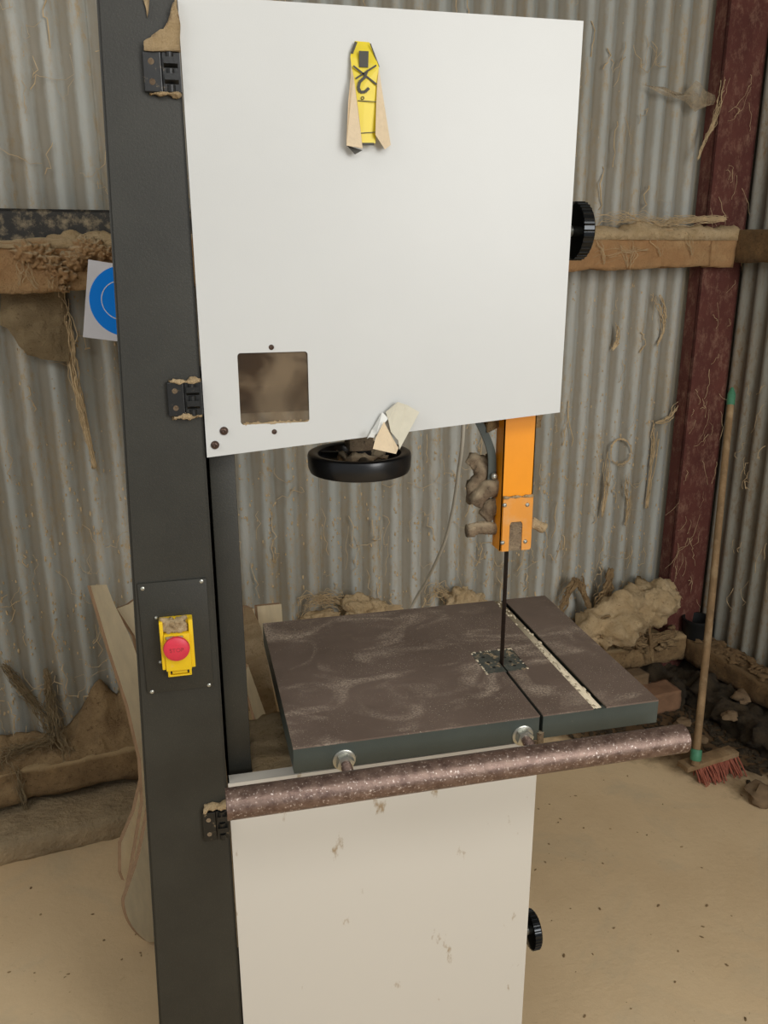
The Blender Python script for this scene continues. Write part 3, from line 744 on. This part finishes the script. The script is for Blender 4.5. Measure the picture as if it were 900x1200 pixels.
link('tension_screw', b, 'dustknob', saw, smooth=True)
b = B(); merge(b, lumpbox(Matrix.Identity(4), hw.x-.035, hw.x+.045, hw.y-.03, hw.y+.03, hw.z+.015, hw.z+.022, .006, .01, 40, 47)); link('sawdust', b, 'dustknob', whl, smooth='all')
# side knobs
def knob(px, py, y, r, w, stem):
    c0 = aY(px, py, y); b = B(); prof = [(0, 0), (r*.9, 0), (r, .002), (r, w-.003), (r*.93, w), (r*.75, w*.98), (r*.7, w*.8), (0, w*.8)]
    lathe(b, (c0.x-w/2, y, c0.z), (c0.x+1, y, c0.z), prof, 48)
    for q in range(30):
        a = q*2*PI/30; cyl(b, (c0.x-w/2+.002, y+r*math.cos(a), c0.z+r*math.sin(a)), (c0.x+w/2-.003, y+r*math.cos(a), c0.z+r*math.sin(a)), r*.035, n=8)
    o = link('knob', b, 'chromeblack', saw, smooth=True)
    b = B(); cyl(b, (stem, y, c0.z), (c0.x, y, c0.z), .010, n=16); link('knob_stem', b, 'zinc', o, smooth=True)
knob(676.5, 271, .13, .0485, .024, .585); knob(623, 1089, .10, .042, .020, .555)

# peeling warning sticker on the upper door
def curl(b, pts, thick=.0006):
    """sheet facet through (px, py, stand-off) points"""
    prism(b, [aY(x, y, -o) for x, y, o in pts], (0, thick, 0))
b = B(); curl(b, [(416, 48, .001), (433, 49.5, .001), (444, 78, .009), (442, 100, .009), (428, 98, .012), (413, 88, .010), (410.5, 66, .006)])
curl(b, [(413, 88, .010), (428, 98, .012), (442, 100, .009), (441.5, 130, .011), (440, 168, .012), (424.5, 168, .014), (418, 120, .013)])
bmesh.ops.remove_doubles(b, verts=b.verts[:], dist=1e-5)
stk = link('warning_sticker', b, 'stickeryellow', saw)
b = B(); curl(b, [(411, 74, .007), (414.5, 90, .014), (420, 130, .017), (425, 174, .018), (419, 172.5, .024), (406, 170.5, .018), (408, 120, .016), (411, 90, .010)]); link('peeled_flap', b, 'paper', stk)
b = B(); curl(b, [(444, 80, .009), (447.5, 104, .012), (458, 170, .010), (451, 175, .016), (440, 158, .020), (441, 120, .015), (442, 98, .012)]); link('peeled_flap', b, 'paper', stk)
b = B(); curl(b, [(406.5, 170.5, .014), (425, 176, .014), (416, 181, .014)]); link('peeled_flap', b, 'ink', stk)
b = B()
def ink(pts, off): prism(b, [aY(x, y, -off) for x, y in pts], (0, .0008, 0))
ink([(420.7, 59.5), (432, 60), (431.5, 79), (421, 78.5)], .0105)
def line(x0, y0, x1, y1, w, off):
    L = math.hypot(x1-x0, y1-y0); nx, ny = -(y1-y0)/L*w/2, (x1-x0)/L*w/2; ink([(x0+nx, y0+ny), (x1+nx, y1+ny), (x1-nx, y1-ny), (x0-nx, y0-ny)], off)
O1 = .0128
line(414, 77, 441.5, 99, 2, O1); line(441, 76.5, 417, 92, 2, O1)
hk = [(428, 90), (421.5, 96), (420, 103), (422.5, 108), (428, 107.5), (432.5, 103)]
for p, q in zip(hk, hk[1:]): line(*p, *q, 3.4, O1+.0012)
line(431, 82, 427, 92, 2.5, O1)
link('hook_symbol', b, 'ink', stk); b = B()
for a in range(8):
    t0, t1 = a*PI/4, (a+1)*PI/4; line(425+1.8*math.cos(t0), 114.8+1.8*math.sin(t0), 425+1.8*math.cos(t1), 114.8+1.8*math.sin(t1), .7, O1+.002)
link('printed_ring', b, 'ink', stk)
for a_ in ((419.5, 117.8, 441, 119.3, .9, O1+.002), (423, 156, 439.8, 154.8, .9, O1+.002)):
    b = B(); line(*a_); link('printed_line', b, 'ink', stk)
for a_ in ((424.5, 168.8, 438.5, 168.8, 3, .0142), (434, 51, 444.3, 78.5, 1.2, .0070), (412.3, 62.5, 417.5, 49, 3, .0062)):
    b = B(); line(*a_); link('printed_border', b, 'ink', stk)

# torn tape on the door's bottom edge
b = B()
curl(b, [(473, 476, .012), (476, 474, .010), (491.5, 483, .018), (468, 527, .030), (466.5, 515, .026)]); curl(b, [(452, 483, .008), (466, 471, .012), (475, 474, .012), (475, 478, .013), (466.5, 516, .026), (458, 506, .020), (455, 492, .014)])
tp = link('torn_tape', b, 'tape', saw)
b = B(); curl(b, [(450, 494, .020), (456.5, 507, .024), (467, 525, .034), (464, 532, .034), (437, 526, .028), (440, 514, .024)]); link('tape_fold', b, 'paper', tp)
b = B(); curl(b, [(448, 483, .006), (455, 490, .012), (441, 509, .020), (430, 514, .004)]); curl(b, [(436, 503, .022), (441, 507, .026), (438, 513, .024), (432, 512, .022)]); link('tape_fold', b, 'tapewhite', tp)

# ------------------------------------------------------------------ safety sign
def sgn(x, y, o=0): return aV(x, y, -.028-o)
q0 = sgn(103.5, 304); q3 = sgn(90, 392); q1 = sgn(190.5, 318); 
e1 = (q1-q0); e2 = (q3-q0); e1 = e1.normalized(); e2 = (e2-e1*e2.dot(e1)).normalized(); side = (q3-q0).length
nrm = e1.cross(e2).normalized()
if nrm.dot(CAM-q0) < 0: nrm = -nrm
b = B(); prism(b, [q0, q0+e1*side, q0+e1*side+e2*side*1.02, q0+e2*side*1.02], -nrm*.002)
sg = link('safety_sign', b, 'signwhite'); tag(sg, 'white square plastic sign with a blue disc, hanging below the upper left timber', 'sign')
cen = sgn(147, 353)
def disc(c, r, off, th, n=64, r_in=0):
    b = B(); a = [c+(e1*math.cos(2*PI*i/n)+e2*math.sin(2*PI*i/n))*r+nrm*off for i in range(n)]
    if not r_in: prism(b, a, nrm*th); return b
    ai = [c+(e1*math.cos(2*PI*i/n)*1+e2*math.sin(2*PI*i/n)*1)*r_in+nrm*off for i in range(n)]
    for i in range(n):
        j = (i+1) % n; prism(b, [a[i], a[j], ai[j], ai[i]], nrm*th)
    return b
rr_ = (cen-sgn(104.5, 349)).length
link('blue_disc', disc(cen, rr_, 0, .0005), 'signblue', sg)
link('disc_outline', disc(sgn(142, 352), (sgn(142, 352)-sgn(118.3, 350)).length, .0005, .0004, 48, (sgn(142, 352)-sgn(119.4, 350)).length), 'signwhite', sg)

# ------------------------------------------------------------------ curved plywood offcuts leaning behind the spine
LNV = Vector((-.60, .75, -.28))
def lean(x, y, k=0.): return at(x, y, LNV, LNV.dot(Vector((-.20, .52, 0)))+k)
LN = LNV.normalized()
def board(name, pts, k, label, th=.016, sm=False, group=None, mat='ply', cat='plywood offcut'):
    P = [lean(x, y, k) for x, y in pts]
    if sm: P = smoothpts(P, 4)
    r = thing(name, label, cat, ((P[0].x+P[-1].x)/2, P[0].y, max(0, min(p.z for p in P))), group)
    t = B(); prism(t, P, LN*th)
    o = link('board_face', t, mat, r)
    o.data.materials.append(MT['plyedge'])
    for f in o.data.polygons:
        if abs(f.normal.dot(LN)) < .8: f.material_index = 1
    return r
# tall board with straight left edge
board('plywood_offcut', [(106, 686), (125, 685), (133, 706), (152, 745), (163, 775), (176, 800), (184, 870), (192, 940), (170, 1000), (153, 1046), (150, 1044), (158, 1000), (168, 940), (165, 890), (150, 826), (128, 760)], .030,
      'tall pale plywood offcut with a square top end leaning behind the dark spine')
# curved template with a rounded foot, nearest
board('plywood_offcut', [(178, 860), (210, 860), (215, 1090), (181, 1104), (166, 1098), (152, 1080), (146, 1058), (150, 1043), (164, 1000), (176, 940)], .0,
      'plywood template with a rounded foot on the floor against the dark spine', sm=True)
board('plywood_offcut', [(142, 1022), (146, 1032), (160, 985), (168, 962), (176, 918), (172, 870), (168, 880), (166, 915), (158, 950), (142, 988)], .07,
      'plywood offcut with a kinked foot, farthest back of those behind the spine')
board('plywood_offcut', [(137, 713), (151, 708), (162, 700), (190, 700), (195, 900), (180, 905), (170, 800), (158, 745)], .055,
      'plywood offcut mostly hidden between the dark spine and the tall pale board')
# scraps seen between the spine flange and the table
L2V = Vector((-.35, .9, -.12))
def lean2(x, y): return at(x, y, L2V, L2V.dot(Vector((.05, .62, 0))))
LN2 = L2V.normalized()
def scrap(pts, label, k=0, th=.018):
    P = [lean2(x, y)+LN2*k for x, y in pts]; zl = min(p.z for p in P)
    for p in P:
        if p.z < zl+.06: p.z = .002
    t = B(); prism(t, P, LN2*th, .001)
    o = link('timber_offcut', t, 'weathered' if th > .025 else 'ply'); tag(o, label, 'timber offcut')
    o.data.materials.append(MT['plyedge'])
    for f in o.data.polygons:
        if abs(f.normal.dot(LN2)) < .8: f.material_index = 1
scrap([(286, 712), (295, 712), (306, 735), (326, 838), (370, 1000), (345, 1010), (310, 852), (284, 780)], 'split rough-edged timber offcut standing between the spine and the table', 0, .03)
scrap([(284, 775), (311, 850), (340, 960), (325, 970), (302, 870), (278, 790)], 'narrow timber offcut leaning in front of the split one by the spine', -.035, .02)
scrap([(296, 717), (306, 717), (307, 735), (334, 850), (360, 990), (345, 990)], 'thin pale timber offcut standing just behind the split one', .04)
scrap([(313, 716), (342, 713), (343, 728), (350, 850), (356, 990), (330, 990), (322, 850)], 'square-ended pale timber offcut peeping over the back corner of the saw table', .06)

# ------------------------------------------------------------------ white cable
b = B(); P = [aY(541, 495, .40)+Vector((.0, 0, .25)), aY(543, 498, .42), aY(537, 555, .5), aY(530, 600, .6), aY(519, 640, .7), aY(500, 680, .85), aY(484, 708, .95), aY(462, 760, 1.02), aY(450, 800, 1.0)]
tube(b, smoothpts(P, 10), .0045, 12)
tag(link('power_cable', b, 'cable', smooth='all'), 'pale grey electric cable curving down behind the saw towards the back wall', 'cable')

# ------------------------------------------------------------------ broom
bs = aZ(815.5, 886, .10); top = aY(858, 455, 1.235)
# keep the handle's upper end against the corner column
br_ = thing('broom', 'old broom with a wooden handle and red bristles leaning in the corner', 'broom', (bs.x, bs.y, 0))
d = (top-bs).normalized()
b = B(); tube(b, [bs+d*.0, bs+d*.4+Vector((.001, 0, 0)), bs+d*.8, top-d*.05], [.0125, .0125, .012, .0115], 18); link('handle', b, 'broomwood', br_, smooth=True)
b = B(); lathe(b, top-d*.06, top+d, [(.0135, 0), (.0135, .04), (.009, .05), (.005, .062), (0, .064)], 18); link('handle_cap', b, 'green', br_, smooth=True)
b = B(); lathe(b, bs-d*.015, bs+d, [(0, 0), (.016, 0), (.0185, .004), (.0185, .034), (.0165, .038), (.0125, .038)], 22); link('socket', b, 'green', br_, smooth=True)
h0 = aZ(806, 899, .055); h1 = aZ(861, 882, .055); hd = (h1-h0).normalized(); hp = Vector((-hd.y, hd.x, 0))
FMh = frame(h0, hd, hp, Vector((0, 0, 1)))
b = B(); L = (h1-h0).length; box(b, -.02, L, -.02, .03, -.006, .014, .004, FMh); cyl(b, bs-d*.03, bs+d*.0, .014, n=16)
link('head', b, 'broomwood', br_, smooth=True)
b = B()
for i in range(24):
    for j in range(4):
        s = .035+(L-.04)*i/23; p = h0+hd*s+hp*(-.014+.012*j); q = p+Vector((random.uniform(-.004, .02), random.uniform(-.05, .0)-.01, -.05))
        q.z = .004
        tube(b, [p, (p+q)/2+Vector((0, -.004, 0)), q], [.0028, .003, .0022], 6)
link('bristles', b, 'bristle', br_, smooth=True)

# ------------------------------------------------------------------ brick, stones and litter
def brickat(c, sx, sy, sz, rz, label, mat='brick', seed=1):
    M = Matrix.Translation(c) @ Matrix.Rotation(rz, 4, 'Z'); t = lumpbox(M, -sx/2, sx/2, -sy/2, sy/2, 0, sz, .012, .004, 14, seed)
    return tag(link('brick', t, mat, smooth='all'), label, 'brick')
bp = aZ(778, 838, .01)
brickat(Vector((bp.x-.02, bp.y+.07, .002)), .21, .10, .085, .12, 'brown brick lying on the floor beyond the right end of the table')
bp2 = aV(748, 790, -.09)
brickat(Vector((bp2.x-.05, bp2.y, .062)), .16, .07, .07, A, 'greenish old brick tucked under the back timber behind the table corner', 'stone', 2)
stones = [(830, 800, .05, 'flat stone lying behind the foot of the broom handle'), (893, 938, .055, 'angular stone at the right edge of the photo below the broom'),
          (800, 850, .028, 'small stone beside the brick near the pipe end'), (822, 870, .022, 'small pale stone touching the broom socket'),
          (872, 822, .04, 'stone on the dark litter under the right timber'), (855, 842, .03, 'round stone on the dark litter to the right of the broom'), (778, 868, .035, 'flat stone on the floor just beyond the end of the pipe')]
for q, (px, py, r, lb) in enumerate(stones):
    p = aZ(px, py, .075 if q in (4, 5) else .0); b = B(); blob(b, Vector((p.x, p.y, p.z+r*.45)), (r, r*.8, r*.6), q+60, .5, 1.1, 3)
    for v in b.verts: v.co.z = max(v.co.z, .001)
    tag(link('stone', b, 'stone', smooth=True), lb, 'stone')
# litter: chips and dirt along the wall's foot
b = B(); rl = random.Random(5)
for q in range(420):
    t0 = rl.random()
    if q % 3: p = CO-EV*rl.uniform(.05, .95)+EU*(-.14-abs(rl.gauss(0, .07))); 
    else: p = CO-EU*rl.uniform(.1, .7)+EV*(-.2-abs(rl.gauss(0, .08)))
    r = rl.uniform(.003, .011); blob(b, Vector((p.x, p.y, r*.4)), (r*rl.uniform(1, 2.4), r, r*.6), q, .7, 1.5, 1, Matrix.Rotation(rl.random()*6, 4, 'Z'))
tag(link('floor_litter', b, 'soil'), 'dark chips and dirt scattered on the floor around the broom head', 'litter', kind='stuff')
b = B()
for q in range(260):
    s = rl.uniform(.02, 1.0); v = rl.uniform(.01, .1); p = MR @ Vector((s, v, .192)); r = rl.uniform(.005, .016)
    M = Matrix.Rotation(rl.random()*6, 4, 'Z') @ Matrix.Rotation(rl.uniform(-.5, .5), 4, 'X'); blob(b, p, (r*1.5, r, r*.4), q, .7, 1.5, 1, M)
tag(link('timber_litter', b, 'base2'), 'brown leaves and chips lying on the right wall timber behind the broom', 'litter', kind='stuff')
b = B()
for q in range(260):
    x = rl.uniform(-1.2, 2.0); y = rl.uniform(-.2, .95)
    if -.2 < x < .65 and y < .45: continue
    r = rl.uniform(.001, .0034); blob(b, (x, y, r*.4), (r*rl.uniform(1, 2.5), r, r*.5), q, .6, 1.5, 1, Matrix.Rotation(rl.random()*6, 4, 'Z'))
tag(link('floor_chips', b, 'sawdust2'), 'small wood chips scattered over the dusty floor', 'wood chips', kind='stuff')

# ------------------------------------------------------------------ webs and dust clinging to the sheets
def sheetv(uu): return SV+AMP*math.cos(2*PI*uu/PITCHW)
def strand(b, p, q, sag, r, wob, M, vfn, n=10, rr=random):
    pts = []; s = rr.random()*99
    for i in range(n+1):
        f = i/n; x = p[0]+(q[0]-p[0])*f+wob*ns((f*3, s, 0), 1, 1); z = p[1]+(q[1]-p[1])*f-sag*4*f*(1-f)+wob*ns((f*3, s, 5), 1, 2)
        pts.append(M @ Vector((x, vfn(x)-.004-.01*math.sin(PI*f), z)))
    tube(b, pts, [r*(.5+rr.random()) for _ in pts], 4)
rs = random.Random(11)
b = B()
# long vertical drips
for q in range(230):
    u0 = rs.uniform(-2.7, -.14); z0 = rs.choice([rs.uniform(.35, 1.65), rs.uniform(1.85, 2.6), rs.uniform(.3, .9)])
    Lz = rs.uniform(.03, .16); strand(b, (u0, z0), (u0+rs.gauss(0, .012), z0-Lz), 0, rs.uniform(.0006, .0020), .02, ROOM, lambda x: SV-.011, 7, rs)
for q in range(150):
    u0 = rs.uniform(-2.7, -.2); z0 = rs.choice([rs.uniform(.3, 1.0), rs.uniform(.3, 1.6), rs.uniform(1.8, 2.4)]); w = rs.uniform(.03, .14)
    strand(b, (u0, z0), (u0+w, z0+rs.gauss(0, .05)), rs.uniform(.005, .05), rs.uniform(.0004, .0012), .03, ROOM, lambda x: SV-.013, 9, rs)
tag(link('hanging_webs', b, 'web'), 'dust laden web strands strung across the corrugated back wall', 'cobweb', kind='stuff')
b = B()
for q in range(4600):
    u0 = rs.uniform(-2.75, -.12); kk = round(u0/PITCHW-.5)+.5
    u0 = u0 if q % 3 == 0 else kk*PITCHW+rs.choice((-.006, .010))+rs.gauss(0, .007); z0 = rs.choice([rs.uniform(.25, 1.62), rs.uniform(.25, 1.2), rs.uniform(1.82, 2.7)])
    v = SV-AMP*abs(math.cos(PI*u0/PITCHW))*0+AMP*math.cos(2*PI*u0/PITCHW)-.001
    r = rs.uniform(.0010, .0034)*(1.3 if z0 < 1.1 else 1)
    blob(b, RM(u0, v, z0), (r*.8, r*.7, r*rs.uniform(1, 2.2)), q, .6, 1.5, 1)
tag(link('dust_specks', b, 'web'), 'small flecks of sawdust stuck all over the corrugated back wall', 'sawdust flecks', kind='stuff')
# strands on column and right wall
b = B()
for q in range(60):
    u0 = rs.uniform(uL+.005, uR-.01); z0 = rs.uniform(.3, 2.4); strand(b, (u0, z0), (u0+rs.gauss(0, .03), z0-rs.uniform(.02, .12)), 0, rs.uniform(.0004, .0009), .012, ROOM, lambda x: .047, 7, rs)
for q in range(60):
    u0 = rs.uniform(.05, .8); z0 = rs.uniform(.4, 1.6); strand(b, (u0, z0), (u0+rs.gauss(0, .02), z0-rs.uniform(.03, .12)), 0, rs.uniform(.0005, .0014), .02, MR, lambda x: RV-.012, 7, rs)
tag(link('column_webs', b, 'web'), 'web strands clinging to the red column and the right wall', 'cobweb', kind='stuff')
# bigger named hangings
def websheet(name, pts, v, label, mat='websheet', bulge=.03, seed=0):
    """sagging sheet: outline pixels on the plane v, filled as a fan of rings so it bellies out"""
    P = [aV(x, y, v) for x, y in pts]; c0 = sum(P, Vector())/len(P); t = B(); rings = []
    for i, s in enumerate((1, .75, .5, .25)):
        rings.append([t.verts.new(c0+(p-c0)*s-EV*bulge*(1-s*s)+Vector((0, 0, .006*ns(p*s, 8, seed)))) for p in P])
    cv = t.verts.new(c0-EV*bulge); n = len(P)
    for a_, b_ in zip(rings, rings[1:]):
        for i in range(n): t.faces.new((a_[i], a_[(i+1) % n], b_[(i+1) % n], b_[i]))
    for i in range(n): t.faces.new((rings[-1][i], rings[-1][(i+1) % n], cv))
    bmesh.ops.subdivide_edges(t, edges=t.edges[:], cuts=2, use_grid_fill=True)
    bmesh.ops.recalc_face_normals(t, faces=t.faces[:]); rough_up(t, .012, 12, seed)
    return tag(link(name, t, mat, smooth='all', recalc=False), label, 'cobweb')
websheet('cobweb', [(0, 340), (40, 338), (76, 342), (80, 380), (81, 424), (48, 423), (32, 417), (20, 400), (10, 384), (0, 380)], .075, 'brown bag-shaped cobweb hanging below the left end of the upper timber', mat='webbrown', seed=3)
websheet('cobweb', [(750, 98), (775, 106), (800, 112), (815, 96), (828, 106), (842, 112), (848, 120), (830, 124), (815, 130), (803, 120), (780, 112)], .07, 'pale triangular cobweb stretched to the red column near the top right', seed=4, bulge=.015)
b = B(); 
tangle(b, [aV(70, 340, .07), aV(80, 385, .08), aV(87, 440, .09), aV(98, 490, .10), aV(111, 548, .105)], 60, .018, .0020, 51)
tag(link('dust_rope', b, 'web', smooth='all'), 'thick rope of dusty web trailing down the wall left of the spine', 'cobweb')
b = B()
tangle(b, [aV(848, 92, .03), aV(843, 118, .04), aV(836, 145, .045), aV(826, 165, .045), aV(818, 186, .05)], 30, .014, .0013, 52)
tag(link('dust_rope', b, 'web', smooth='all'), 'short rope of dusty web hanging beside the top of the red column', 'cobweb')
b = B()
for P_, r0 in (([(800, 462), (790, 480), (782, 490), (768, 495)], .006), ([(768, 492), (767, 520), (762, 560), (757, 595)], .006), ([(770, 345), (775, 360), (778, 385), (770, 405)], .005), ([(720, 375), (724, 395), (718, 410)], .006), ([(735, 560), (737, 590), (733, 615)], .005), ([(712, 530), (711, 570), (706, 605)], .004)):
    tangle(b, [aV(x, y, .10) for x, y in P_], 16, .016, r0*.35, int(P_[0][0]))
R_ = [aV(728+12*math.cos(a*PI/8), 530+15*math.sin(a*PI/8), .105) for a in range(17)]; tangle(b, R_, 14, .008, .0016, 77)
tag(link('dust_strings', b, 'web', smooth='all'), 'dusty web strings and a loop on the back wall between the blade guard and the column', 'cobweb', kind='stuff')
b = B()
tangle(b, [aV(16, 895, -.004), aV(24, 925, -.012), aV(30, 950, -.014), aV(36, 968, -.012)], 30, .016, .0018, 55)
tangle(b, [aV(0, 900, .0), aV(14, 880, .04), aV(60, 868, .05), aV(48, 835, .09), aV(20, 800, .10), aV(5, 780, .10)], 70, .035, .0013, 56)
tangle(b, [aV(80, 890, .0), aV(66, 850, .07), aV(58, 815, .10), aV(54, 785, .105)], 60, .03, .0015, 57)
tag(link('dust_rope', b, 'webbrown', smooth='all'), 'tangled ropes of dusty web over the lower left base timber', 'cobweb')

# ------------------------------------------------------------------ light
w = bpy.data.worlds.new('World'); S.world = w; w.use_nodes = True
bg = w.node_tree.nodes['Background']; bg.inputs[0].default_value = (.90, .95, 1.0, 1); bg.inputs[1].default_value = .40
def area(name, loc, tgt, sx, sy, power, col):
    l = bpy.data.lights.new(name, 'AREA'); l.shape = 'RECTANGLE'; l.size = sx; l.size_y = sy; l.energy = power; l.color = col
    o = bpy.data.objects.new(name, l); COL.objects.link(o); o.location = loc
    o.rotation_euler = (Vector(tgt)-Vector(loc)).to_track_quat('-Z', 'Y').to_euler(); return o
area('doorway_daylight', (2.1, -3.8, 2.3), (.1, .6, .9), 1.5, 1.7, 78, (1, .99, .97))
area('overhead_fill', (.9, -1.7, 2.93), (.7, -.6, 0), 2.4, 1.2, 44, (1, .98, .94))  # overhead lamp added to brighten the floor and upward faces
area('left_fill', (-1.5, -.5, 2.93), (-.75, 1.15, 1.6), 1.3, 1.1, 24, (1, .985, .96))  # second lamp added to lift the dim upper left wall
vs = S.view_settings; vs.view_transform = 'Standard'; vs.look = 'None'; vs.gamma = 1; vs.exposure = .02; vs.use_curve_mapping = False
